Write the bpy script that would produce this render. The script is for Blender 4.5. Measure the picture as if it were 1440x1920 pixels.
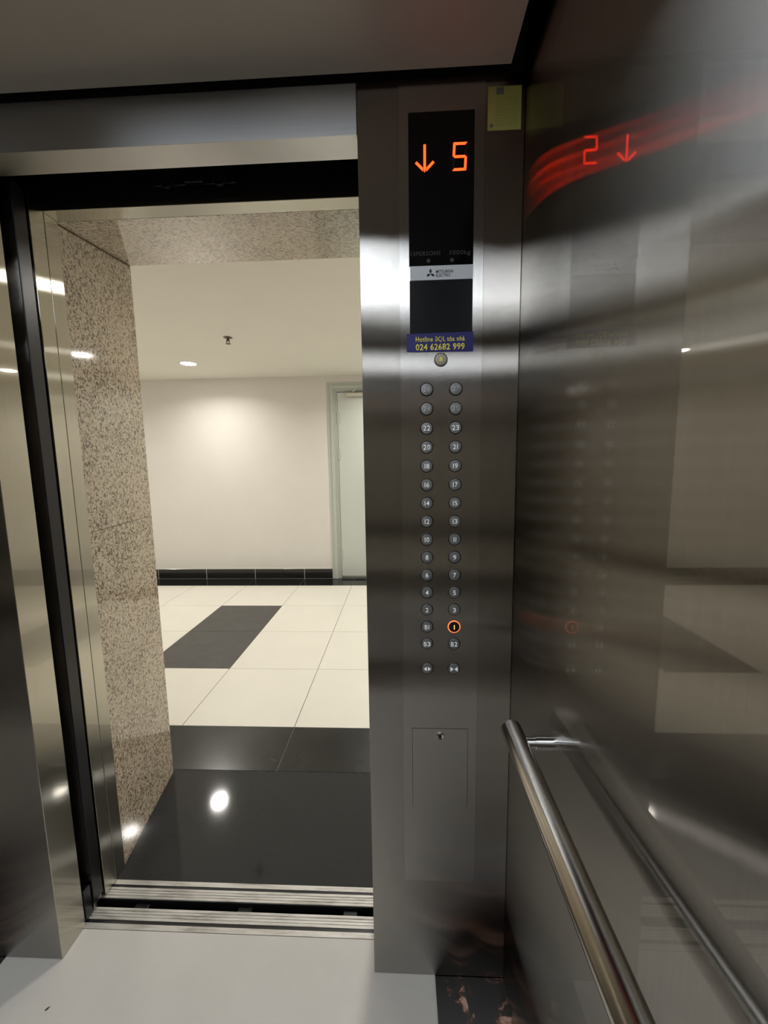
import bpy, bmesh, math, random
from mathutils import Vector, Matrix
random.seed(4)
S = bpy.context.scene
COL = S.collection
for o in list(bpy.data.objects):
    bpy.data.objects.remove(o)

# ------------------------------------------------------------------ camera
cam_d = bpy.data.cameras.new('camera')
cam = bpy.data.objects.new('camera', cam_d)
COL.objects.link(cam)
r_, u_, f_ = (Vector((.99888, .04314, -.01479)), Vector((.0094, .12128, .99257)), Vector((-.04461, .99163, -.12081)))
f_.normalize()
r_ = (r_ - f_ * r_.dot(f_)).normalized()
u_ = r_.cross(f_)
M = Matrix((r_, u_, -f_)).transposed().to_4x4()
M.translation = (0, 0, 1.3597)
cam.matrix_world = M
cam_d.sensor_fit = 'HORIZONTAL'
cam_d.sensor_width = 36
cam_d.lens = 747.93 / 1440 * 36
cam_d.clip_start = .01
S.camera = cam

# ------------------------------------------------------------------ world, exposure
w = bpy.data.worlds.new('world')
S.world = w
w.use_nodes = True
w.node_tree.nodes['Background'].inputs[0].default_value = (0, 0, 0, 1)
S.view_settings.view_transform = 'Standard'
S.view_settings.look = 'None'
S.view_settings.gamma = 1
S.view_settings.exposure = 0
S.view_settings.use_curve_mapping = False
CAR_LIGHT = 7.4        # luminous ceiling panel of the lift car
LOBBY_LIGHT = 10.6       # watts per recessed downlight in the lobby

# ------------------------------------------------------------------ helpers
W0 = {}


def link(name, me, mat, parent=None, origin=(0, 0, 0)):
    if name is None:
        name = me.name
    o = bpy.data.objects.new(name, me)
    COL.objects.link(o)
    origin = Vector(origin)
    W0[o] = origin
    if parent is not None:
        o.parent = parent
        o.location = origin - W0[parent]
    else:
        o.location = origin
    if mat is not None and not me.materials:
        me.materials.append(mat)
    return o


def mesh_from(bm, name, origin):
    bmesh.ops.translate(bm, verts=bm.verts, vec=-Vector(origin))
    bmesh.ops.recalc_face_normals(bm, faces=bm.faces)
    me = bpy.data.meshes.new(name)
    bm.to_mesh(me)
    bm.free()
    return me


def bm_box(bm, lo, hi, bev=0, seg=2):
    lo, hi = Vector(lo), Vector(hi)
    r = bmesh.ops.create_cube(bm, size=1)
    vs = r['verts']
    c, s = (lo + hi) / 2, hi - lo
    for v in vs:
        v.co = Vector((v.co.x * s.x, v.co.y * s.y, v.co.z * s.z)) + c
    if bev:
        es = list({e for v in vs for e in v.link_edges})
        bmesh.ops.bevel(bm, geom=es, offset=bev, segments=seg, affect='EDGES', profile=.5)


def box(name, lo, hi, mat, parent=None, bev=0, origin=None, seg=2):
    bm = bmesh.new()
    bm_box(bm, lo, hi, bev, seg)
    if origin is None:
        origin = ((lo[0] + hi[0]) / 2, (lo[1] + hi[1]) / 2, min(lo[2], hi[2]))
    return link(name, mesh_from(bm, name, origin), mat, parent, origin)


def boxes(name, lst, mat, parent=None, bev=0):
    bm = bmesh.new()
    for lo, hi in lst:
        bm_box(bm, lo, hi, bev)
    lo = [min(l[0][i] for l in lst) for i in range(3)]
    hi = [max(l[1][i] for l in lst) for i in range(3)]
    origin = ((lo[0] + hi[0]) / 2, (lo[1] + hi[1]) / 2, lo[2])
    return link(name, mesh_from(bm, name, origin), mat, parent, origin)


def poly_prism(bm, pts, d):
    """pts: list of 3D points of a planar polygon, d: extrusion vector"""
    d = Vector(d)
    a = [bm.verts.new(Vector(p)) for p in pts]
    b = [bm.verts.new(Vector(p) + d) for p in pts]
    n = len(a)
    bm.faces.new(a)
    bm.faces.new(b[::-1])
    for i in range(n):
        bm.faces.new((a[i], b[i], b[(i + 1) % n], a[(i + 1) % n]))


def prism(name, pts, d, mat, parent=None, origin=None):
    bm = bmesh.new()
    poly_prism(bm, pts, d)
    if origin is None:
        origin = Vector(pts[0])
    return link(name, mesh_from(bm, name, origin), mat, parent, origin)


def bm_lathe(bm, prof, p0, axis, n=40):
    """prof: list of (radius, height along axis) closed at radius 0"""
    axis = Vector(axis).normalized()
    ref = Vector((0, 0, 1)) if abs(axis.z) < .9 else Vector((1, 0, 0))
    a = axis.cross(ref).normalized()
    b = axis.cross(a)
    p0 = Vector(p0)
    rings = []
    for r, h in prof:
        if r < 1e-7:
            rings.append([bm.verts.new(p0 + axis * h)])
        else:
            rings.append([bm.verts.new(p0 + axis * h + (a * math.cos(t) + b * math.sin(t)) * r)
                          for t in [2 * math.pi * k / n for k in range(n)]])
    for A, B in zip(rings, rings[1:]):
        for k in range(n):
            q = [A[k % len(A)], A[(k + 1) % len(A)], B[(k + 1) % len(B)], B[k % len(B)]]
            q2 = []
            for v in q:
                if v not in q2:
                    q2.append(v)
            if len(q2) >= 3:
                try:
                    bm.faces.new(q2)
                except ValueError:
                    pass


def lathe(name, prof, p0, axis, mat, parent=None, n=40, smooth=True):
    bm = bmesh.new()
    bm_lathe(bm, prof, p0, axis, n)
    me = mesh_from(bm, name, p0)
    if smooth:
        for p in me.polygons:
            p.use_smooth = True
        try:
            me.set_sharp_from_angle(angle=math.radians(35))
        except Exception:
            pass
    return link(name, me, mat, parent, p0)


def empty(name, loc, parent=None):
    o = bpy.data.objects.new(name, None)
    COL.objects.link(o)
    W0[o] = Vector(loc)
    o.location = loc
    o.empty_display_size = .05
    if parent:
        o.parent = parent
        o.location = Vector(loc) - W0[parent]
    return o


def tag(o, label, cat, group=None):
    o['label'] = label
    o['category'] = cat
    if group:
        o['group'] = group
    return o


def struct(o, label=None, cat=None):
    o['kind'] = 'structure'
    if label:
        o['label'] = label
    if cat:
        o['category'] = cat
    return o


def text_bm(bm, s, cx, cz, y, height, width=None, bold=0.0, depth=.0003, align='CENTER', weight_ref='H'):
    """flat lettering in the XZ plane facing -y"""
    cu = bpy.data.curves.new('lettering', 'FONT')
    cu.body = s
    cu.size = 1
    cu.extrude = 0
    cu.offset = bold
    cu.space_character = 1.08
    cu.resolution_u = 4
    ob = bpy.data.objects.new('lettering', cu)
    me = bpy.data.meshes.new_from_object(ob)
    xs = [v.co.x for v in me.vertices]
    ys = [v.co.y for v in me.vertices]
    cap = .70
    sc = height / cap
    sx = sc
    x0, x1 = min(xs), max(xs)
    if width:
        sx = width / (x1 - x0)
    xm = (x0 + x1) / 2
    base = cz - height / 2
    tmp = bmesh.new()
    tmp.from_mesh(me)
    r = bmesh.ops.extrude_face_region(tmp, geom=list(tmp.faces))
    ev = [g for g in r['geom'] if isinstance(g, bmesh.types.BMVert)]
    for v in tmp.verts:
        v.co.z = 0
    for v in ev:
        v.co.z = 1
    for v in tmp.verts:
        v.co = Vector(((v.co.x - xm) * sx + cx, y - v.co.z * depth, v.co.y * sc + base))
    m2 = bpy.data.meshes.new('tmp')
    tmp.to_mesh(m2)
    tmp.free()
    bm.from_mesh(m2)
    bpy.data.meshes.remove(m2)
    bpy.data.meshes.remove(me)
    bpy.data.objects.remove(ob)
    bpy.data.curves.remove(cu)


# ------------------------------------------------------------------ materials
def new_mat(name):
    m = bpy.data.materials.new(name)
    m.use_nodes = True
    return m, m.node_tree, m.node_tree.nodes['Principled BSDF']


def N(nt, kind, **kw):
    n = nt.nodes.new(kind)
    for k, v in kw.items():
        if isinstance(k, str) and k.startswith('i_'):
            n.inputs[k[2:].replace('_', ' ')].default_value = v
        else:
            setattr(n, k, v)
    return n


def simple(name, col, rough=.5, metal=0, coat=0, spec=.5, emit=None, es=0):
    m, nt, b = new_mat(name)
    b.inputs['Base Color'].default_value = (*col, 1)
    b.inputs['Roughness'].default_value = rough
    b.inputs['Metallic'].default_value = metal
    b.inputs['Coat Weight'].default_value = coat
    b.inputs['Specular IOR Level'].default_value = spec
    if emit:
        b.inputs['Emission Color'].default_value = (*emit, 1)
        b.inputs['Emission Strength'].default_value = es
    return m


def mapping(nt, scale):
    tc = N(nt, 'ShaderNodeTexCoord')
    geo = N(nt, 'ShaderNodeNewGeometry')
    mp = N(nt, 'ShaderNodeMapping')
    nt.links.new(geo.outputs['Position'], mp.inputs['Vector'])
    mp.inputs['Scale'].default_value = scale
    return mp


def noise(nt, scale3, scale=1, detail=4, rough=.5):
    mp = mapping(nt, scale3)
    n = N(nt, 'ShaderNodeTexNoise')
    n.inputs['Scale'].default_value = scale
    n.inputs['Detail'].default_value = detail
    n.inputs['Roughness'].default_value = rough
    nt.links.new(mp.outputs[0], n.inputs['Vector'])
    return n


def ramp(nt, src, stops):
    r = N(nt, 'ShaderNodeValToRGB')
    e = r.color_ramp.elements
    while len(e) < len(stops):
        e.new(.5)
    for el, (p, c) in zip(e, stops):
        el.position = p
        el.color = c if len(c) == 4 else (*c, 1)
    nt.links.new(src, r.inputs['Fac'])
    return r


def stainless(name, base, wide, narrow, sharp_frac=0, sharp_rough=.05, grain='v', stain=.06, stain_col=(.45, .40, .28), spread=.0):
    """brushed steel: wide = scatter across the grain, narrow = scatter along it"""
    m, nt, b = new_mat(name)
    nt.nodes.remove(b)
    L = nt.links
    b = N(nt, 'ShaderNodeBsdfAnisotropic')
    b.distribution = 'BECKMANN'
    an = math.sqrt(narrow / wide) - 1
    rough = (wide * narrow) ** .25
    b.inputs['Anisotropy'].default_value = an
    n1 = noise(nt, (2.4, 2.4, 1.6), 1, 3, .5)
    rr = ramp(nt, n1.outputs['Fac'], [(.38, (*base, 1)), (.8, (*[a * (1 - stain) + s_ * stain for a, s_ in zip(base, stain_col)], 1))])
    fine = noise(nt, (700, 700, 7) if grain == 'v' else (7, 7, 700), 1, 2, .6)
    mx = N(nt, 'ShaderNodeMix', data_type='RGBA', blend_type='MULTIPLY')
    mx.inputs['Factor'].default_value = 1
    fr = ramp(nt, fine.outputs['Fac'], [(.3, (.92, .92, .92)), (.7, (1, 1, 1))])
    L.new(rr.outputs[0], mx.inputs['A'])
    L.new(fr.outputs[0], mx.inputs['B'])
    L.new(mx.outputs['Result'], b.inputs['Color'])
    n2 = noise(nt, (4, 4, 2), 1, 3, .5)
    mr = N(nt, 'ShaderNodeMapRange')
    mr.inputs['To Min'].default_value = rough * .92
    mr.inputs['To Max'].default_value = rough * 1.08
    L.new(n2.outputs['Fac'], mr.inputs['Value'])
    L.new(mr.outputs[0], b.inputs['Roughness'])
    geo = N(nt, 'ShaderNodeNewGeometry')
    cr = N(nt, 'ShaderNodeVectorMath', operation='CROSS_PRODUCT')
    L.new(geo.outputs['Normal'], cr.inputs[0])
    cr.inputs[1].default_value = (0.02, 0.02, 1)
    L.new(cr.outputs[0], b.inputs['Tangent'])
    if grain == 'h':
        b.inputs['Rotation'].default_value = .25
    if spread > 0:
        # the brushed grain: fine vertical scratches tilt the facets sideways
        gp = mapping(nt, (9000, 9000, 150))
        wn = N(nt, 'ShaderNodeTexWhiteNoise', noise_dimensions='3D')
        L.new(gp.outputs[0], wn.inputs['Vector'])
        sp = N(nt, 'ShaderNodeSeparateColor')
        L.new(wn.outputs['Color'], sp.inputs[0])
        sb = N(nt, 'ShaderNodeMath', operation='SUBTRACT')
        L.new(sp.outputs[0], sb.inputs[0])
        L.new(sp.outputs[1], sb.inputs[1])
        ml = N(nt, 'ShaderNodeMath', operation='MULTIPLY')
        L.new(sb.outputs[0], ml.inputs[0])
        ml.inputs[1].default_value = spread
        sv = N(nt, 'ShaderNodeVectorMath', operation='SCALE')
        L.new(cr.outputs[0], sv.inputs[0])
        L.new(ml.outputs[0], sv.inputs['Scale'])
        av = N(nt, 'ShaderNodeVectorMath', operation='ADD')
        L.new(geo.outputs['Normal'], av.inputs[0])
        L.new(sv.outputs[0], av.inputs[1])
        nv = N(nt, 'ShaderNodeVectorMath', operation='NORMALIZE')
        L.new(av.outputs[0], nv.inputs[0])
        L.new(nv.outputs[0], b.inputs['Normal'])
    out = nt.nodes['Material Output']
    L.new(b.outputs[0], out.inputs['Surface'])
    if sharp_frac > 0:
        g = N(nt, 'ShaderNodeBsdfAnisotropic')
        g.inputs['Roughness'].default_value = sharp_rough
        g.inputs['Anisotropy'].default_value = 0
        L.new(mx.outputs['Result'], g.inputs['Color'])
        ms = N(nt, 'ShaderNodeMixShader')
        ms.inputs[0].default_value = sharp_frac
        L.new(b.outputs[0], ms.inputs[1])
        L.new(g.outputs[0], ms.inputs[2])
        L.new(ms.outputs[0], out.inputs['Surface'])
    return m


M_wall = stainless('brushed_steel_wall', (.44, .425, .40), .36, .008, .13, .022, spread=.2)
M_mirror = stainless('polished_steel', (.70, .69, .68), .05, .012, .4, .03)
M_front = stainless('brushed_steel_front', (.42, .40, .38), .34, .009, spread=.2)
M_plate = stainless('brushed_steel_plate', (.49, .475, .46), .36, .011, spread=.2)
M_head = stainless('brushed_steel_header', (.52, .52, .53), .36, .05, grain='h')
M_jamb = stainless('brushed_steel_jamb', (.60, .585, .52), .28, .007, .12, .03, stain=.35)
M_bar = stainless('steel_tube', (.55, .53, .5), .06, .05, stain=.5, stain_col=(.35, .3, .25))
M_chrome = simple('chrome', (.75, .75, .75), .08, 1)
M_black = simple('black_paint', (.005, .005, .006), .4)
M_void = simple('dark_shaft', (.004, .004, .004), .8)
M_dark = simple('dark_enamel', (.007, .007, .009), .3)
M_glass = simple('black_glass', (.003, .003, .0035), .12, spec=.35)
M_glass2 = simple('speaker_black', (.007, .008, .010), .3, spec=.25)
M_silver = simple('silver_strip', (.62, .64, .67), .5, .0)
M_ink = simple('black_ink', (.01, .01, .01), .5)
M_faint = simple('faint_grey_print', (.035, .035, .038), .5)
M_blue = simple('blue_vinyl', (.018, .016, .14), .45)
M_yellow = simple('yellow_print', (.90, .78, .12), .5)
M_led = simple('led_red', (.02, .005, .003), .3, emit=(1, .026, .004), es=9)
M_ledoff = simple('led_unlit', (.012, .006, .006), .35)
M_ring_lit = simple('lit_ring', (.3, .1, .05), .4, emit=(1, .16, .04), es=2.2)
M_amber = simple('lit_numeral', (.3, .2, .05), .4, emit=(1, .42, .04), es=2.5)
M_white = simple('faint_glow_white', (.90, .90, .90), .5, emit=(.95, 1, 1), es=.22)  # faint emission keeps the numerals and icons readable
M_worn = simple('worn_print', (.56, .56, .57), .5)
M_btnring = simple('button_ring', (.02, .02, .021), .4, .3)
M_paint_white = simple('white_enamel', (.8, .79, .76), .4)
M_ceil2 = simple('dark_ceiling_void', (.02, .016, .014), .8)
M_frame = simple('grey_green_enamel', (.52, .55, .50), .35)
M_leaf = simple('pale_green_enamel', (.60, .64, .59), .38)
M_light = simple('car_light', (1, 1, 1), .5, emit=(.86, .93, 1), es=CAR_LIGHT)
M_lamp = simple('lamp_glow', (1, 1, 1), .5, emit=(1, .96, .90), es=45)
M_grout = simple('grout', (.15, .145, .13), .8)
M_whitegrout = simple('white_caulk', (.75, .73, .68), .7)


def m_btn():
    m, nt, b = new_mat('button_metal')
    b.inputs['Metallic'].default_value = .7
    b.inputs['Base Color'].default_value = (.30, .30, .30, 1)
    b.inputs['Roughness'].default_value = .42
    return m


M_btn = m_btn()


def m_alu():
    m, nt, b = new_mat('worn_aluminium')
    n = noise(nt, (6, 60, 60), 1, 6, .7)
    r = ramp(nt, n.outputs['Fac'], [(.3, (.30, .28, .25)), (.5, (.62, .60, .56)), (.75, (.78, .76, .72))])
    nt.links.new(r.outputs[0], b.inputs['Base Color'])
    b.inputs['Metallic'].default_value = .45
    b.inputs['Roughness'].default_value = .5
    return m


M_alu = m_alu()


def m_granite():
    m, nt, b = new_mat('beige_granite')
    L = nt.links
    n = noise(nt, (1, 1, 1), 115, 2, .5)
    n.inputs['Distortion'].default_value = 1.0
    n2 = noise(nt, (1, 1, 1), 5, 2, .5)
    ad = N(nt, 'ShaderNodeMath', operation='MULTIPLY_ADD')
    L.new(n2.outputs['Fac'], ad.inputs[0])
    ad.inputs[1].default_value = .12
    L.new(n.outputs['Fac'], ad.inputs[2])
    r = ramp(nt, ad.outputs[0], [(.44, (.17, .125, .09)), (.50, (.30, .235, .165)), (.545, (.58, .48, .35)), (.70, (.70, .61, .47))])
    L.new(r.outputs[0], b.inputs['Base Color'])
    b.inputs['Roughness'].default_value = .07
    b.inputs['Specular IOR Level'].default_value = .45
    return m


M_granite = m_granite()


def m_tile(name, c1, c2, rough, spec, sc=3):
    m, nt, b = new_mat(name)
    n = noise(nt, (1, 1, 1), sc, 6, .65)
    r = ramp(nt, n.outputs['Fac'], [(.35, c1), (.7, c2)])
    nt.links.new(r.outputs[0], b.inputs['Base Color'])
    b.inputs['Roughness'].default_value = rough
    b.inputs['Specular IOR Level'].default_value = spec
    return m


M_beige = m_tile('beige_tile', (.77, .745, .665), (.80, .775, .695), .16, .35)
M_grey = m_tile('charcoal_tile', (.055, .053, .05), (.075, .073, .07), .35, .4, 8)
M_blk = m_tile('black_tile', (.006, .006, .006), (.013, .013, .013), .12, .5, 8)
M_blk2 = m_tile('black_tile_worn', (.012, .012, .012), (.028, .028, .028), .22, .5, 4)
M_slab = m_tile('black_granite', (.024, .026, .029), (.030, .032, .035), .065, .5, 60)
M_lwall = m_tile('cream_paint', (.76, .735, .685), (.79, .765, .715), .5, .35, 2)
M_lceil = m_tile('cream_ceiling', (.86, .83, .75), (.88, .85, .77), .85, .1, 2)
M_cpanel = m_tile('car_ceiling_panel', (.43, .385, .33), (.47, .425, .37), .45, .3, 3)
M_floorw = m_tile('white_floor', (.66, .63, .585), (.71, .68, .635), .45, .35, 5)


def m_marble():
    m, nt, b = new_mat('black_marble_pink_veins')
    L = nt.links
    n = noise(nt, (1, 1, 1), 18, 8, .62)
    n.inputs['Distortion'].default_value = 1.2
    r = ramp(nt, n.outputs['Fac'], [(0, (.006, .005, .005)), (.53, (.01, .008, .008)), (.57, (.10, .035, .022)), (.61, (.45, .22, .15)), (.66, (.6, .42, .33)), (.72, (.05, .02, .015))])
    L.new(r.outputs[0], b.inputs['Base Color'])
    b.inputs['Roughness'].default_value = .12
    return m


M_marble = m_marble()


def m_notice():
    m, nt, b = new_mat('yellow_paper')
    n = noise(nt, (150, 150, 420), 1, 2, .5)
    r = ramp(nt, n.outputs['Fac'], [(.42, (.30, .28, .07)), (.5, (.55, .52, .14))])
    nt.links.new(r.outputs[0], b.inputs['Base Color'])
    b.inputs['Roughness'].default_value = .6
    return m


M_paper = simple('yellow_paper', (.42, .40, .10), .6)
M_paper_ink = simple('olive_print', (.32, .30, .09), .6)
M_paper_band = simple('orange_print', (.50, .36, .12), .6)

# ------------------------------------------------------------------ lift car shell
XR, XL = .258, -1.30          # side walls
YF, YB = .913, -.59           # front and back
OL, OR = -.957, -.085         # door opening
ZT = 2.30

fl = struct(box('floor', (XL - .02, YB - .02, -.03), (XR + .02, .9885, -.004), M_black))
box('white_sheet', (-1.122, -.42, -.004), (.077, .9875, 0), M_floorw, fl, .0008)
box('border_slab', (.0775, -.42, -.004), (XR, YF - .0005, 0), M_marble, fl, .0005)['label'] = 'black marble border with pink veins'
box('border_slab', (XL, -.42, -.004), (-1.1225, YF - .0005, 0), M_marble, fl, .0005)['label'] = 'black marble border with pink veins'
box('border_slab', (XL, YB, -.004), (XR, -.4205, 0), M_marble, fl, .0005)['label'] = 'black marble border with pink veins'

struct(box('wall_right', (XR, YB, 0), (XR + .02, YF + .09, ZT), M_wall))
struct(box('wall_left', (XL - .02, YB, 0), (XL, YF + .09, ZT), M_wall))
struct(box('wall_back', (XL - .02, YB - .02, 0), (XR + .02, YB, ZT), M_mirror))
struct(box('wall_front_right', (OR, YF, 0.001), (XR - .0006, .995, 2.136), M_front, bev=.0012))
wfl = struct(box('wall_front_left', (XL + .0006, YF, 0.001), (OL, .995, 2.136), M_front, bev=.0012))
wfl.data.materials.append(M_jamb)
for p in wfl.data.polygons:
    if p.normal.x > .9:
        p.material_index = 1
struct(box('trim_1', (OL + .0005, YF, 2.0375), (OR - .0005, .980, 2.1335), M_head, bev=.001),
       'brushed steel header over the lift door opening')
# ceiling of the car: dark upper deck with a hung flat panel and its light
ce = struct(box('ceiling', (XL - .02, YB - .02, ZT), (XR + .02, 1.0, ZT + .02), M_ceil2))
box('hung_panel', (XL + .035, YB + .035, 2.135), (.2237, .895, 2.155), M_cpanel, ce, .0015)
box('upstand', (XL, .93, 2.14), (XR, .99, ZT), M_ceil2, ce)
cl = tag(empty('ceiling_light', (-.52, .065, 2.112)), 'flat white rectangular light panel on the lift ceiling', 'ceiling light')
box('diffuser', (-.95, -.16, 2.126), (-.09, .37, 2.1345), M_light, cl)
boxes('frame', [((-.965, -.175, 2.122), (-.075, -.16, 2.1348)), ((-.965, .37, 2.122), (-.075, .385, 2.1348)),
                ((-.965, -.16, 2.122), (-.95, .37, 2.1348)), ((-.09, -.16, 2.122), (-.075, .37, 2.1348))], M_paint_white, cl)

# ------------------------------------------------------------------ sills
def sill(name, y0, y1, gy0, gy1, rib0, rib1, x0, x1, mat):
    """aluminium sill with a running groove and fine ribs, as a lofted cross-section"""
    a, b_ = sorted((rib0, rib1))
    prof = [(y0, -.03), (y0, 0)]
    feats = [('g', gy0, gy1)]
    nr = 3
    for k in range(1, nr + 1):
        yy = a + (b_ - a) * k / (nr + 1)
        feats.append(('r', yy - .0009, yy + .0009))
    for t, p, q_ in sorted(feats, key=lambda f: f[1]):
        d = -.018 if t == 'g' else -.0018
        prof += [(p, 0), (p, d), (q_, d), (q_, 0)]
    prof += [(y1, 0), (y1, -.03)]
    pts = [(x0, y, z) for y, z in prof]
    return pts


cs = empty('trim_2', (-.52, 1.0, -.03))
struct(cs, 'ribbed aluminium sill at the edge of the lift car floor')
prism('sill_plate', sill('s', .9890, 1.0461, 1.0035, 1.0135, 1.0135, 1.0461, -1.30, .25, 0), (1.55, 0, 0), M_alu, cs)
box('groove_dark_fill', (-1.3, 1.0037, -.0185), (.25, 1.0133, -.0014), M_black, cs)  # black fill near the brim stands in for the dark, dirty groove
ls = empty('trim_3', (-.52, 1.1, -.03))
struct(ls, 'ribbed aluminium landing sill beside the black granite threshold')
prism('sill_plate', sill('s', 1.0738, 1.1288, 1.1054, 1.1143, 1.0738, 1.1054, -1.30, .25, 0), (1.55, 0, 0), M_alu, ls)
box('groove_dark_fill', (-1.3, 1.1056, -.0185), (.25, 1.1141, -.0014), M_black, ls)  # same black fill, hides the bright far wall so the groove reads dark
# bracket lugs on the face of the landing sill, seen in the running gap
for i, x in enumerate((-.83, -.50, -.17)):
    box('bracket', (x - .022, 1.052, -.020), (x + .022, 1.0721, -.014), M_dark, ls, .002)

box('gap_shade_strip', (-1.30, 1.0722, -.030), (.25, 1.0737, -.0035), M_black, ls)  # added black strip, stands in for the shade on the landing sill face
struct(box('wall_shaft', (-1.5, 1.047, -.30), (.5, 1.073, -.26), M_void), 'dark shaft below the gap between the two sills')

# ------------------------------------------------------------------ doors (parked open in their pockets)
def leafs(name, xa, xb, ya, yb, mat_e, side):
    d = empty(name, ((xa + xb) / 2, (ya + yb) / 2, .006))
    struct(d)
    return d


d2 = struct(empty('door_2', (-1.15, 1.045, .006)), 'dark edged car door leaf parked behind left front panel')
box('leaf', (-1.30, 1.034, .006), (-.9600, 1.066, 2.07), M_front, d2, .001)
box('edge_strip', (-.9600, 1.032, .03), (-.9560, 1.068, 2.07), M_dark, d2, .0012)
box('guide_shoe', (-1.0, 1.002, .004), (-.9600, 1.030, .10), M_dark, d2, .003)
d3 = struct(empty('door_3', (.11, 1.045, .006)), 'dark edged car door leaf parked behind the button panel')
box('leaf', (-.0820, 1.034, .006), (.255, 1.066, 2.07), M_front, d3, .001)
box('edge_strip', (-.0860, 1.032, .03), (-.0820, 1.068, 2.07), M_dark, d3, .0012)
d4 = struct(empty('door_4', (-1.15, 1.1, .006)), 'landing door leaf parked open, its steel edge beside the granite jamb')
box('leaf', (-1.30, 1.0775, .004), (-.9570, 1.1225, 2.10), M_jamb, d4, .001)
d5 = struct(empty('door_5', (.11, 1.1, .006)), 'landing door leaf parked open behind the button panel')
box('leaf', (-.0850, 1.0775, .004), (.255, 1.1225, 2.10), M_jamb, d5, .001)

# landing frame
lf = struct(empty('trim_4', (-.52, 1.147, 0)), 'steel lining around the landing door opening')
box('jamb', (-1.02, 1.1245, .0005), (-.9575, 1.169, 2.09), M_jamb, lf, .001)
box('jamb', (-.0845, 1.1245, .0005), (-.02, 1.169, 2.09), M_jamb, lf, .001)
box('head', (-.9570, 1.119, 2.045), (-.0850, 1.169, 2.06), M_jamb, lf, .001)
box('transom', (-1.3, 1.1235, 2.091), (.25, 1.169, 2.6), M_black, lf)
box('transom', (-.956, 1.1235, 2.0605), (-.086, 1.165, 2.0905), M_black, lf)

op = tag(empty('door_operator', (-.53, 1.10, 2.075)), 'small dark door hanger with rollers in the gap above the doors', 'door operator')
box('bracket', (-.64, 1.108, 2.085), (-.42, 1.114, 2.135), M_dark, op, .002)
for x in (-.60, -.46):
    lathe('roller', [(0, 0), (.016, 0), (.018, .002), (.018, .008), (.016, .010), (0, .010)], (x, 1.108, 2.092), (0, -1, 0), M_dark, op, 24)
box('latch', (-.55, 1.094, 2.082), (-.50, 1.108, 2.098), M_dark, op, .002)
box('support', (-.56, 1.112, 2.12), (-.50, 1.1235, 2.15), M_dark, op)

# ------------------------------------------------------------------ granite portal
pt = struct(empty('trim_5', (-.52, 1.38, 0)), 'speckled beige granite portal between the lift and the lobby')
nL, fL, nR, fR = (-.963, 1.1695), (-1.035, 1.594), (-.079, 1.1695), (-.007, 1.594)
zn, zf = 2.045, 2.128
t = .03


def slab8(name, b4, t4, mat, parent):
    bm = bmesh.new()
    vs = [bm.verts.new(p) for p in b4 + t4]
    for f in ((0, 1, 2, 3), (7, 6, 5, 4), (0, 4, 5, 1), (1, 5, 6, 2), (2, 6, 7, 3), (3, 7, 4, 0)):
        bm.faces.new([vs[i] for i in f])
    o0 = b4[0]
    return link(name, mesh_from(bm, name, o0), mat, parent, o0)


e_ = .005
ZJ = 1.160
for n_, f_2, tt in ((nL, fL, -t), (nR, fR, t)):
    slab8('granite_panel', [(n_[0], n_[1], .001), (f_2[0], f_2[1], .001), (f_2[0] + tt, f_2[1], .001), (n_[0] + tt, n_[1], .001)],
          [(n_[0], n_[1], ZJ - .0008), (f_2[0], f_2[1], ZJ - .0008), (f_2[0] + tt, f_2[1], ZJ - .0008), (n_[0] + tt, n_[1], ZJ - .0008)], M_granite, pt)
    slab8('granite_panel', [(n_[0], n_[1], ZJ + .0008), (f_2[0], f_2[1], ZJ + .0008), (f_2[0] + tt, f_2[1], ZJ + .0008), (n_[0] + tt, n_[1], ZJ + .0008)],
          [(n_[0], n_[1], zn - e_), (f_2[0], f_2[1], zf - e_), (f_2[0] + tt, f_2[1], zf - e_), (n_[0] + tt, n_[1], zn - e_)], M_granite, pt)
slab8('granite_panel', [(nL[0] - t, nL[1], zn), (fL[0] - t, fL[1], zf), (fR[0] + t, fR[1], zf), (nR[0] + t, nR[1], zn)],
      [(nL[0] - t, nL[1], zn + t), (fL[0] - t, fL[1], zf + t), (fR[0] + t, fR[1], zf + t), (nR[0] + t, nR[1], zn + t)], M_granite, pt)
M_joint = simple('brown_sealant', (.10, .07, .04), .7)
slab8('sealant_joint', [(nL[0] - .0008, nL[1], zn - e_), (fL[0] - .0008, fL[1], zf - e_), (fL[0] - t, fL[1], zf - e_), (nL[0] - t, nL[1], zn - e_)],
      [(nL[0] - .0008, nL[1], zn), (fL[0] - .0008, fL[1], zf), (fL[0] - t, fL[1], zf), (nL[0] - t, nL[1], zn)], M_joint, pt)

# ------------------------------------------------------------------ lobby
ZC = 2.352
YW = 4.62
LX0, LX1 = -4.77, 5.43
lfl = struct(box('floor_lobby', (LX0, 1.1290, -.04), (LX1, YW + .02, -.0015), M_grout), 'tiled lobby floor')
prism('threshold_slab', [(-1.02, 1.1295, -.0012), (-1.06, 1.6065, -.0012), (.02, 1.6065, -.0012), (-.02, 1.1295, -.0012)], (0, 0, .0015), M_slab, lfl)['label'] = 'polished black granite threshold slab'
TX0 = -1.7712
cols = range(-5, 12)
rows = [(1.6095, 1.9065, 'n'), (1.9095, 2.4965, 'b'), (2.4995, 3.0955, 'b'), (3.0985, 3.6955, 'b'), (3.6985, 4.3385, 'b'), (4.3415, 4.617, 'k')]
cache = {}


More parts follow.
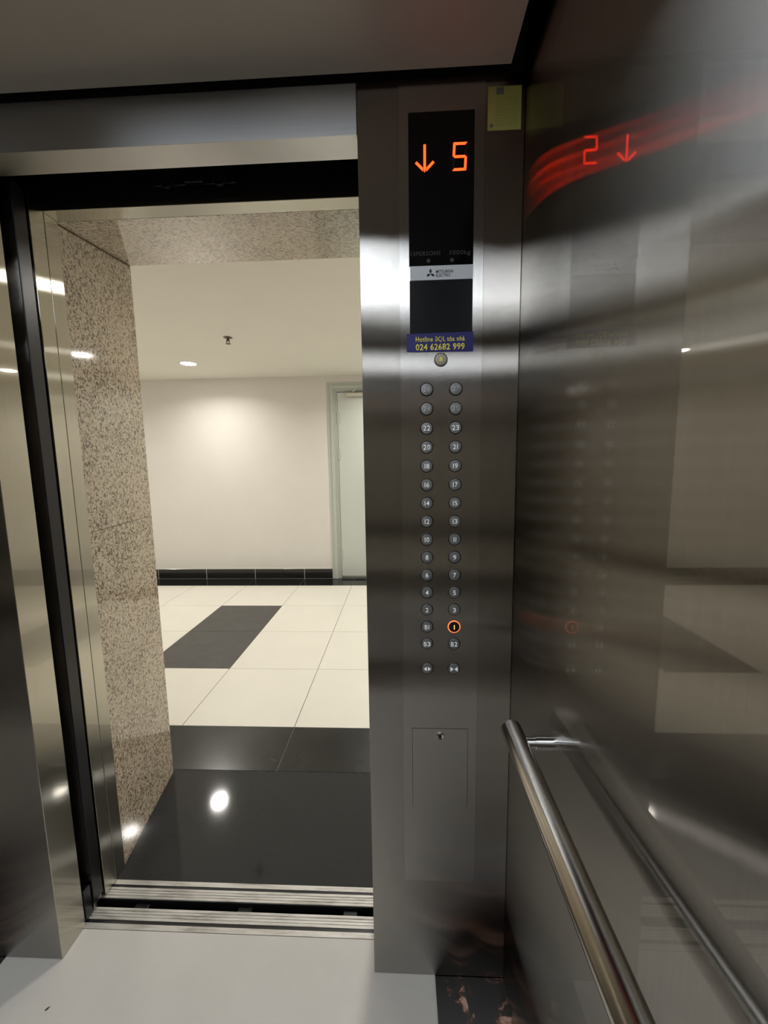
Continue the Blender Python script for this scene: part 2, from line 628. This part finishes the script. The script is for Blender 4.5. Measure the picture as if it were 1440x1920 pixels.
def tile_mesh(sx, sy, mat, th=.0035, bev=.0006):
    k = (round(sx, 4), round(sy, 4), mat.name, round(th, 4))
    if k not in cache:
        bm = bmesh.new()
        bm_box(bm, (-sx / 2, -sy / 2, -th), (sx / 2, sy / 2, 0))
        me = bpy.data.meshes.new('tile')
        bmesh.ops.recalc_face_normals(bm, faces=bm.faces)
        bm.to_mesh(me)
        bm.free()
        me.materials.append(mat)
        cache[k] = me
    return cache[k]


for c in cols:
    x0 = TX0 + .6 * c + .0020
    x1 = x0 + .6 - .0040
    for (y0, y1, kind) in rows:
        if kind == 'b' and c == 0 and 2.4 < y0 < 3.3:
            mt = M_grey
        elif kind == 'b' and c in (-4, 4, 8) and 2.4 < y0 < 3.3:
            mt = M_grey
        else:
            mt = {'n': M_blk2, 'b': M_beige, 'k': M_blk}[kind]
        link('tile', tile_mesh(x1 - x0, y1 - y0, mt), None, lfl, ((x0 + x1) / 2, (y0 + y1) / 2, .0005))

struct(box('wall_lobby_far', (LX0, YW, -.0), (-.83, YW + .12, ZC), M_lwall), 'cream painted lobby wall facing the lift')
struct(box('wall_lobby_far', (.31, YW, 0), (LX1, YW + .12, ZC), M_lwall), 'cream painted lobby wall right of the grey door')
struct(box('wall_lobby_far', (-.83, YW, 2.272), (.31, YW + .12, ZC), M_lwall), 'cream painted lobby wall above the grey door')
struct(box('wall_lobby_left', (LX0 - .1, 1.594, 0), (LX0, YW + .12, ZC), M_lwall), 'cream painted wall at the left end of the lobby')
struct(box('wall_lobby_right', (LX1, 1.594, 0), (LX1 + .1, YW + .12, ZC), M_lwall), 'cream painted wall at the right end of the lobby')
for lo, hi, nm in (((LX0, 1.40, 0), (fL[0] - t - .001, 1.593, ZC), 'left of'), ((fR[0] + t + .001, 1.40, 0), (LX1, 1.593, ZC), 'right of'),
                   ((fL[0] - t, 1.40, zf + t + .001), (fR[0] + t, 1.593, ZC), 'above')):
    struct(box('wall_lobby_near', lo, hi, M_lwall), 'cream lobby wall %s the granite portal' % nm)
struct(box('ceiling_lobby', (LX0 - .1, 1.40, ZC), (LX1 + .1, YW + .12, ZC + .05), M_lceil), 'flat cream lobby ceiling')

bb = struct(empty('baseboard_lobby', (-2, YW - .006, 0)), 'black tile skirting with white joints along the lobby wall')
for c in cols:
    x0 = TX0 + .6 * c + .0035
    x1 = x0 + .593
    if x0 > -.9 and x1 < .4:
        continue
    if x0 < -.83 < x1:
        x1 = -.832
    if x0 < .31 < x1:
        x0 = .312
    box('tile', (x0, YW - .009, .004), (x1, YW + .0, .1205), M_blk, bb, .0008, seg=1)
box('joint_backing', (LX0, YW - .0055, 0.0005), (-.831, YW - .0005, .1245), M_whitegrout, bb)
box('joint_backing', (.311, YW - .0055, 0.0005), (LX1, YW - .0005, .1245), M_whitegrout, bb)

# grey door in the far wall
dr = struct(empty('door_1', (-.27, YW, 0)), 'pale grey green service door with closer in the far lobby wall')
for sgn, xo in ((1, -.832), (-1, .312)):
    def X(a): return xo + sgn * a
    # stepped casing, both jambs
    for (a0, a1, y0) in ((0, .03, YW - .012), (.03, .07, YW - .022), (.07, .088, YW - .012), (.088, .108, YW + .004)):
        xa, xb = sorted((X(a0), X(a1)))
        box('casing', (xa, y0, .002), (xb, YW + .05, 2.272 - a0), M_frame, dr, .002)
for (a0, a1, y0) in ((0, .03, YW - .012), (.03, .07, YW - .022), (.07, .088, YW - .012), (.088, .100, YW + .004)):
    box('head_casing', (-.832 + a1, y0 + .0002, 2.272 - a1), (.312 - a1, YW + .05, 2.272 - a0), M_frame, dr, .002)
lf1 = box('leaf', (-.721, YW + .006, .030), (.201, YW + .046, 2.166), M_leaf, dr, .002)
box('door_stop', (-.722, YW + .03, .002), (.202, YW + .05, .028), M_frame, dr)
box('backing', (-.83, YW + .051, 0), (.31, YW + .06, 2.272), M_void, dr)
for z0, z1 in ((1.818, 1.94), (1.41, 1.535), (.22, .36)):
    lathe('hinge', [(0, 0), (.006, 0), (.006, z1 - z0), (0, z1 - z0)], (-.7235, YW + .003, z0), (0, 0, 1), M_frame, dr, 16)
    box('hinge', (-.7215, YW + .0035, z0), (-.70, YW + .0065, z1), M_frame, dr)
M_closer = simple('closer_enamel', (.62, .58, .48), .35)
clz = box('closer', (-.615, YW - .045, 2.115), (-.36, YW + .006, 2.150), M_closer, dr, .006)
bm = bmesh.new()
poly_prism(bm, [(-.54, YW - .03, 2.155), (-.42, YW - .06, 2.235), (-.42, YW - .06, 2.245), (-.545, YW - .03, 2.165)], (0, -.012, 0))
poly_prism(bm, [(-.42, YW - .06, 2.235), (-.30, YW - .01, 2.205), (-.30, YW - .01, 2.215), (-.42, YW - .06, 2.245)], (0, -.012, 0))
link('closer_arm', mesh_from(bm, 'closer_arm', (-.42, YW - .03, 2.2)), M_frame, dr, (-.42, YW - .03, 2.2))
lathe('door_handle', [(0, 0), (.025, 0), (.025, .008), (.01, .01), (.01, .05), (0, .05)], (.13, YW + .006, 1.0), (0, -1, 0), M_chrome, dr, 24)

# downlights
def downlight(x, y, label):
    d = tag(empty('downlight', (x, y, ZC)), label, 'downlight', 'recessed downlights in the lobby ceiling')
    lathe('trim_ring', [(.070, -.0005), (.073, -.003), (.088, -.004), (.092, -.0005), (.092, .0), (.070, 0)], (x, y, ZC), (0, 0, 1), M_paint_white, d, 40)
    lathe('lens', [(0, -.0022), (.070, -.0022), (.070, -.0004), (0, -.0004)], (x, y, ZC), (0, 0, 1), M_lamp, d, 40)
    li = bpy.data.lights.new('downlight_beam', 'AREA')
    li.shape = 'DISK'
    li.size = .136
    li.energy = LOBBY_LIGHT
    li.color = (1, .955, .89)
    li.spread = math.radians(150)
    lo = bpy.data.objects.new('downlight_beam', li)
    COL.objects.link(lo)
    lo.parent = d
    lo.location = (0, 0, -.0045)
    return d


downlight(-2.06, 3.94, 'round lit downlight in the cream lobby ceiling, seen through the lift door')
far_row = {-4.12: 'far left', 0: 'by the grey door', 2.06: 'second from right', 4.12: 'far right'}
for x, s in far_row.items():
    downlight(x, 4.02, 'round lit downlight in the far row of the lobby ceiling, %s' % s)
near_row = {-3.2: 'well left of', 0.0: 'just outside', 3.0: 'well right of'}
for x, s in near_row.items():
    downlight(x, 2.22, 'round lit lobby downlight in the near row, %s the granite portal' % s)

sp = tag(empty('sprinkler', (-1.341, 3.193, ZC)), 'small metal fire sprinkler head hanging from the lobby ceiling', 'sprinkler')
M_spr = simple('sprinkler_brass', (.16, .12, .08), .4, .6)
lathe('escutcheon', [(0, 0), (.032, 0), (.034, .003), (.018, .008), (0, .008)], (-1.341, 3.193, ZC), (0, 0, -1), M_spr, sp, 32)
lathe('stem', [(.010, .006), (.010, .020), (.006, .022), (.006, .030), (0, .030)], (-1.341, 3.193, ZC), (0, 0, -1), M_spr, sp, 16)
bm = bmesh.new()
bm_box(bm, (-1.354, 3.190, ZC - .045), (-1.350, 3.196, ZC - .018))
bm_box(bm, (-1.332, 3.190, ZC - .045), (-1.328, 3.196, ZC - .018))
bm_box(bm, (-1.354, 3.190, ZC - .047), (-1.328, 3.196, ZC - .044))
link('yoke', mesh_from(bm, 'yoke', (-1.341, 3.193, ZC - .04)), M_spr, sp, (-1.341, 3.193, ZC - .04))
lathe('deflector', [(0, .046), (.020, .047), (.020, .049), (0, .050)], (-1.341, 3.193, ZC), (0, 0, -1), M_spr, sp, 24)

# ------------------------------------------------------------------ car operating panel
PY = YF - .0012
cop = tag(empty('operating_panel', (.0885, YF, .2865)), 'tall brushed steel lift button panel with red floor display', 'button panel')
box('face_plate', (.0, PY, .2868), (.178, YF + .001, 2.128), M_plate, cop, .0005)
dsp = box('display', (.0206, PY - .0012, 1.7765), (.1560, PY + .0005, 2.0712), M_glass, cop, .0004)
dY = PY - .0014


def seg(pts):
    return [(x, dY + .0002, z) for x, z in pts]


def segment5(name, mat, ids):
    x0, x1, z0, zm, z1 = .1105, .1395, 1.9585, 1.985, 2.0115
    wd = .0046
    g = .0007
    sl = lambda z: (z - z0) * .045
    bm = bmesh.new()
    def P(pts):
        poly_prism(bm, [(x + sl(z), dY + .0002, z) for x, z in pts], (0, -.0004, 0))
    h = wd / 2
    for i in ids:
        if i == 'top': P([(x0 + g, z1), (x1 - g, z1), (x1 - wd, z1 - wd), (x0 + wd, z1 - wd)])
        if i == 'bot': P([(x0 + g, z0), (x1 - g, z0), (x1 - wd, z0 + wd), (x0 + wd, z0 + wd)])
        if i == 'mid': P([(x0 + g * 2, zm), (x0 + wd, zm + h), (x1 - wd, zm + h), (x1 - g * 2, zm), (x1 - wd, zm - h), (x0 + wd, zm - h)])
        if i == 'ul': P([(x0, z1 - g), (x0 + wd, z1 - wd - g), (x0 + wd, zm + h + g), (x0, zm + g)])
        if i == 'lr': P([(x1, z0 + g), (x1, zm - g), (x1 - wd, zm - h - g), (x1 - wd, z0 + wd + g)])
        if i == 'ur': P([(x1, z1 - g), (x1 - wd, z1 - wd - g), (x1 - wd, zm + h + g), (x1, zm + g)])
        if i == 'll': P([(x0, z0 + g), (x0 + wd, z0 + wd + g), (x0 + wd, zm - h - g), (x0, zm - g)])
    return link(name, mesh_from(bm, name, (.125, dY, 1.985)), mat, dsp, (.125, dY, 1.985))


W0[dsp] = W0[dsp]
segment5('lit_digit', M_led, ('top', 'ul', 'mid', 'lr', 'bot'))['label'] = 'glowing red digit 5'
segment5('unlit_segment', M_ledoff, ('ur',))
segment5('unlit_segment', M_ledoff, ('ll',))
bm = bmesh.new()
ax = .0542
poly_prism(bm, seg([(ax - .0024, 2.0105), (ax + .0024, 2.0105), (ax + .0024, 1.9645), (ax, 1.958), (ax - .0024, 1.9645)]), (0, -.0004, 0))
for s in (-1, 1):
    poly_prism(bm, seg([(ax + s * .0035, 1.9600), (ax + s * .0035, 1.9668), (ax + s * .0165, 1.9795), (ax + s * .0200, 1.9760)]), (0, -.0004, 0))
link('down_arrow', mesh_from(bm, 'down_arrow', (ax, dY, 1.985)), M_led, dsp, (ax, dY, 1.985))['label'] = 'glowing red down arrow'
bm = bmesh.new()
text_bm(bm, '15PERSONS', .0560, 1.8010, PY - .0012, .0085, .062, 0, .0002)
link('capacity_print', mesh_from(bm, 'capacity_print', (.056, PY, 1.80)), M_faint, dsp, (.056, PY, 1.80))['label'] = 'faint grey persons lettering'
bm = bmesh.new()
text_bm(bm, '1000kg', .1285, 1.8010, PY - .0012, .0085, .043, 0, .0002)
link('capacity_print', mesh_from(bm, 'capacity_print', (.128, PY, 1.80)), M_faint, dsp, (.128, PY, 1.80))['label'] = 'faint grey weight lettering'
for x in (.0615, .1115):
    lathe('indicator_dot', [(0, 0), (.0040, 0), (.0040, .0004), (0, .0005)], (x, PY - .0011, 1.7862), (0, -1, 0), M_faint, dsp, 20)

st = box('logo_strip', (.0228, PY - .0016, 1.7475), (.1555, PY + .0005, 1.7762), M_silver, cop, .0003)
W0[st] = W0[st]
bm = bmesh.new()
lx, lz = .0660, 1.7600      # centre where the three diamonds meet
for ang in (90, 210, 330):
    a = math.radians(ang)
    d1 = Vector((math.cos(a), 0, math.sin(a)))
    d2_ = Vector((-d1.z, 0, d1.x))
    c = Vector((lx, PY - .0016, lz))
    Lh, Wh = .0104, .0030
    poly_prism(bm, [c, c + d1 * Lh / 2 + d2_ * Wh, c + d1 * Lh, c + d1 * Lh / 2 - d2_ * Wh], (0, -.0003, 0))
link('emblem', mesh_from(bm, 'emblem', (lx, PY, lz)), M_ink, st, (lx, PY, lz))['label'] = 'three black diamonds emblem'
bm = bmesh.new()
text_bm(bm, 'MITSUBISHI', .0958, 1.7640, PY - .0016, .0060, .0360, .012, .0003)
text_bm(bm, 'ELECTRIC', .0930, 1.7563, PY - .0016, .0060, .0305, .012, .0003)
link('lettering', mesh_from(bm, 'lettering', (.095, PY, 1.76)), M_ink, st, (.095, PY, 1.76))
box('speaker_window', (.0215, PY - .0008, 1.6300), (.1557, PY + .0005, 1.7470), M_glass2, cop, .0003)


def button(x, z, body_mat, mark, mark_mat, label, ring_mat=None, mk=None, lit=False):
    r0 = .0148
    b = lathe('button', [(0, 0), (.0128, 0), (.0128, .0026), (.0122, .0034), (.008, .0039), (0, .0041)], (x, PY + .0002, z), (0, -1, 0), body_mat, cop, 36)
    b['label'] = label
    ring = lathe('button_ring', [(.0130, 0), (.0130, .0012), (.0139, .0020), (.0148, .0012), (.0148, 0)], (x, PY + .0002, z), (0, -1, 0), ring_mat or M_btnring, b, 36)
    bm = bmesh.new()
    fy = PY + .0002 - .0040
    if mk == 'open' or mk == 'close':
        for s in (-1, 1):
            if mk == 'open':
                pts = [(x + s * .0015, z + .0052), (x + s * .0085, z), (x + s * .0015, z - .0052)]
            else:
                pts = [(x + s * .0085, z + .0055), (x + s * .0012, z), (x + s * .0085, z - .0055)]
            poly_prism(bm, [(a, fy, c) for a, c in pts], (0, -.0004, 0))
        if mk == 'open':
            pass
    elif mk == 'bell':
        pts = []
        for k in range(9):
            a = math.pi * k / 8
            pts.append((x + .0028 * math.cos(a), fy, z + .0022 + .0030 * math.sin(a)))
        pts += [(x - .0034, fy, z - .0010), (x - .0058, fy, z - .0030), (x + .0058, fy, z - .0030), (x + .0034, fy, z - .0010)]
        poly_prism(bm, pts, (0, -.0004, 0))
        bm_box(bm, (x - .0015, fy - .0004, z - .0052), (x + .0015, fy, z - .0036))
    else:
        # numerals with the plain-bar 1 of the panel's typeface
        h = .0108
        adv = {'1': .0030}
        chars = list(mark)
        wds = [.0026 if c == '1' else .0068 for c in chars]
        gap = .0017
        tot = sum(wds) + gap * (len(chars) - 1)
        cx = x - tot / 2
        for c, wd in zip(chars, wds):
            if c == '1':
                bm_box(bm, (cx + wd / 2 - .00075, fy - .0004, z - h / 2), (cx + wd / 2 + .00075, fy, z + h / 2))
            else:
                text_bm(bm, c, cx + wd / 2, z, fy, h, wd, .004, .0005)
            cx += wd + gap
    nm = 'icon' if mk else 'numeral'
    link(nm, mesh_from(bm, nm, (x, fy, z)), mark_mat, b, (x, fy, z))
    return b


left = ['26', '24', '22', '20', '18', '16', '14', '12', '10', '8', '6', '4', '2', 'B1', 'B3']
right = ['27', '25', '23', '21', '19', '17', '15', '13', '11', '9', '7', '5', '3', '1', 'B2']
worn = {'26', '27', '24', '25'}
for i in range(15):
    z = 1.5205 - i * .04209
    for x, s in ((.0573, left[i]), (.1211, right[i])):
        if s == '1':
            button(x, z, M_btnring, s, M_amber, 'lit round button marked 1 with glowing orange ring', M_ring_lit)
        else:
            button(x, z, M_btn, s, M_worn if s in worn else M_white, 'round metal button marked %s' % s)
button(.0576, .8686, M_btn, None, M_white, 'door open button with two triangles pointing outward', mk='open')
button(.1212, .8686, M_btn, None, M_white, 'door close button with two triangles pointing inward', mk='close')
M_bellbtn = simple('bell_button_face', (.42, .39, .35), .45, .5)
M_bellring = simple('bell_button_ring', (.20, .16, .10), .4, .6)
button(.0885, 1.5830, M_bellbtn, None, M_yellow, 'round alarm button with yellow bell', M_bellring, mk='bell')
# access door and its lock
acc = box('access_door', (.0215, PY - .0005, .5010), (.1560, PY + .0005, .7118), M_plate, cop, .0003)
boxes('door_gap', [((.0203, PY - .0002, .5005), (.0213, PY + .0001, .7124)), ((.0203, PY - .0002, .7120), (.157, PY + .0001, .7128)),
                   ((.1562, PY - .0002, .5005), (.1568, PY + .0001, .7124))], M_dark, cop)
lathe('lock', [(.0035, .0012), (.0035, .0030), (.0078, .0034), (.0088, .0026), (.0088, 0)], (.0894, PY, .6930), (0, -1, 0), M_chrome, acc, 32)
lathe('lock_core', [(0, .0020), (.0036, .0020), (.0036, 0)], (.0894, PY, .6930), (0, -1, 0), M_dark, acc, 20)

# hotline sticker
sk = tag(empty('sticker', (.086, PY, 1.60)), 'dark blue hotline sticker with yellow lettering below the black display', 'sticker')
prism('backing', [(.0143, PY - .0009, 1.6006), (.1582, PY - .0009, 1.5990), (.1578, PY - .0009, 1.6400), (.0138, PY - .0009, 1.6385)], (0, -.0003, 0), M_blue, sk)
bm = bmesh.new()
text_bm(bm, 'Hotline BQL tòa nhà', .0868, 1.6268, PY - .0012, .0100, .106, .018, .0002)
text_bm(bm, '024 62682 999', .0868, 1.6103, PY - .0012, .0125, .106, .024, .0002)
link('lettering', mesh_from(bm, 'lettering', (.086, PY, 1.61)), M_yellow, sk, (.086, PY, 1.61))

# yellow notice
nt_ = tag(empty('notice', (.216, YF, 2.031)), 'small yellow paper notice on steel beside the side wall', 'notice')
box('paper', (.1825, YF - .0008, 2.0315), (.2495, YF - .0001, 2.1115), M_paper, nt_)
M_grey_print = simple('grey_print', (.16, .16, .13), .6)
boxes('side_band', [((.1855, YF - .0010, 2.0345), (.1945, YF - .0006, 2.1085))], M_paper_band, nt_)
lines = []
random.seed(9)
for k in range(12):
    z = 2.090 - k * .0046
    x = .199
    while x < .242:
        ww = random.uniform(.003, .009)
        if x + ww > .246:
            break
        lines.append(((x, YF - .0010, z), (x + ww, YF - .0006, z + .0014)))
        x += ww + .0016
boxes('print', lines, M_paper_ink, nt_)
lathe('round_seal', [(0, 0), (.0038, 0), (.0038, .0002), (0, .0002)], (.190, YF - .0009, 2.0400), (0, -1, 0), M_grey_print, nt_, 20)
box('grey_mark', (.199, YF - .0010, 2.0965), (.214, YF - .0006, 2.1095), M_grey_print, nt_)

sc = tag(prism('leaf_scrap', [(-.914, .810, .0004), (-.910, .809, .0006), (-.907, .812, .0008), (-.9055, .818, .0005), (-.910, .815, .0012)], (0, 0, .0006), simple('dry_leaf', (.05, .06, .03), .7)),
         'tiny dark leaf scrap lying on the pale lift floor', 'leaf scrap')
# ------------------------------------------------------------------ handrail
hz, hx = .872, .197
hr = tag(empty('handrail', (XR, .2, hz)), 'round steel tube handrail on the right wall of the lift', 'handrail')
R0 = .0182
bm = bmesh.new()
bm_lathe(bm, [(0, 0), (.0150, 0), (.0160, .0006), (R0 - .001, .0006), (R0, .0016), (R0, 1.12), (R0 - .001, 1.121), (0, 1.121)], (hx, .690, hz), (0, -1, 0), 48)
me = mesh_from(bm, 'tube', (hx, .13, hz))
for p in me.polygons:
    p.use_smooth = True
me.set_sharp_from_angle(angle=math.radians(35))
link('tube', me, M_bar, hr, (hx, .13, hz))
for y in (.652, -.36):
    lathe('bracket', [(.0095, 0), (.0095, .030), (.0112, .0305), (.0112, XR - hx)], (hx, y, hz), (1, 0, 0), M_chrome, hr, 32)
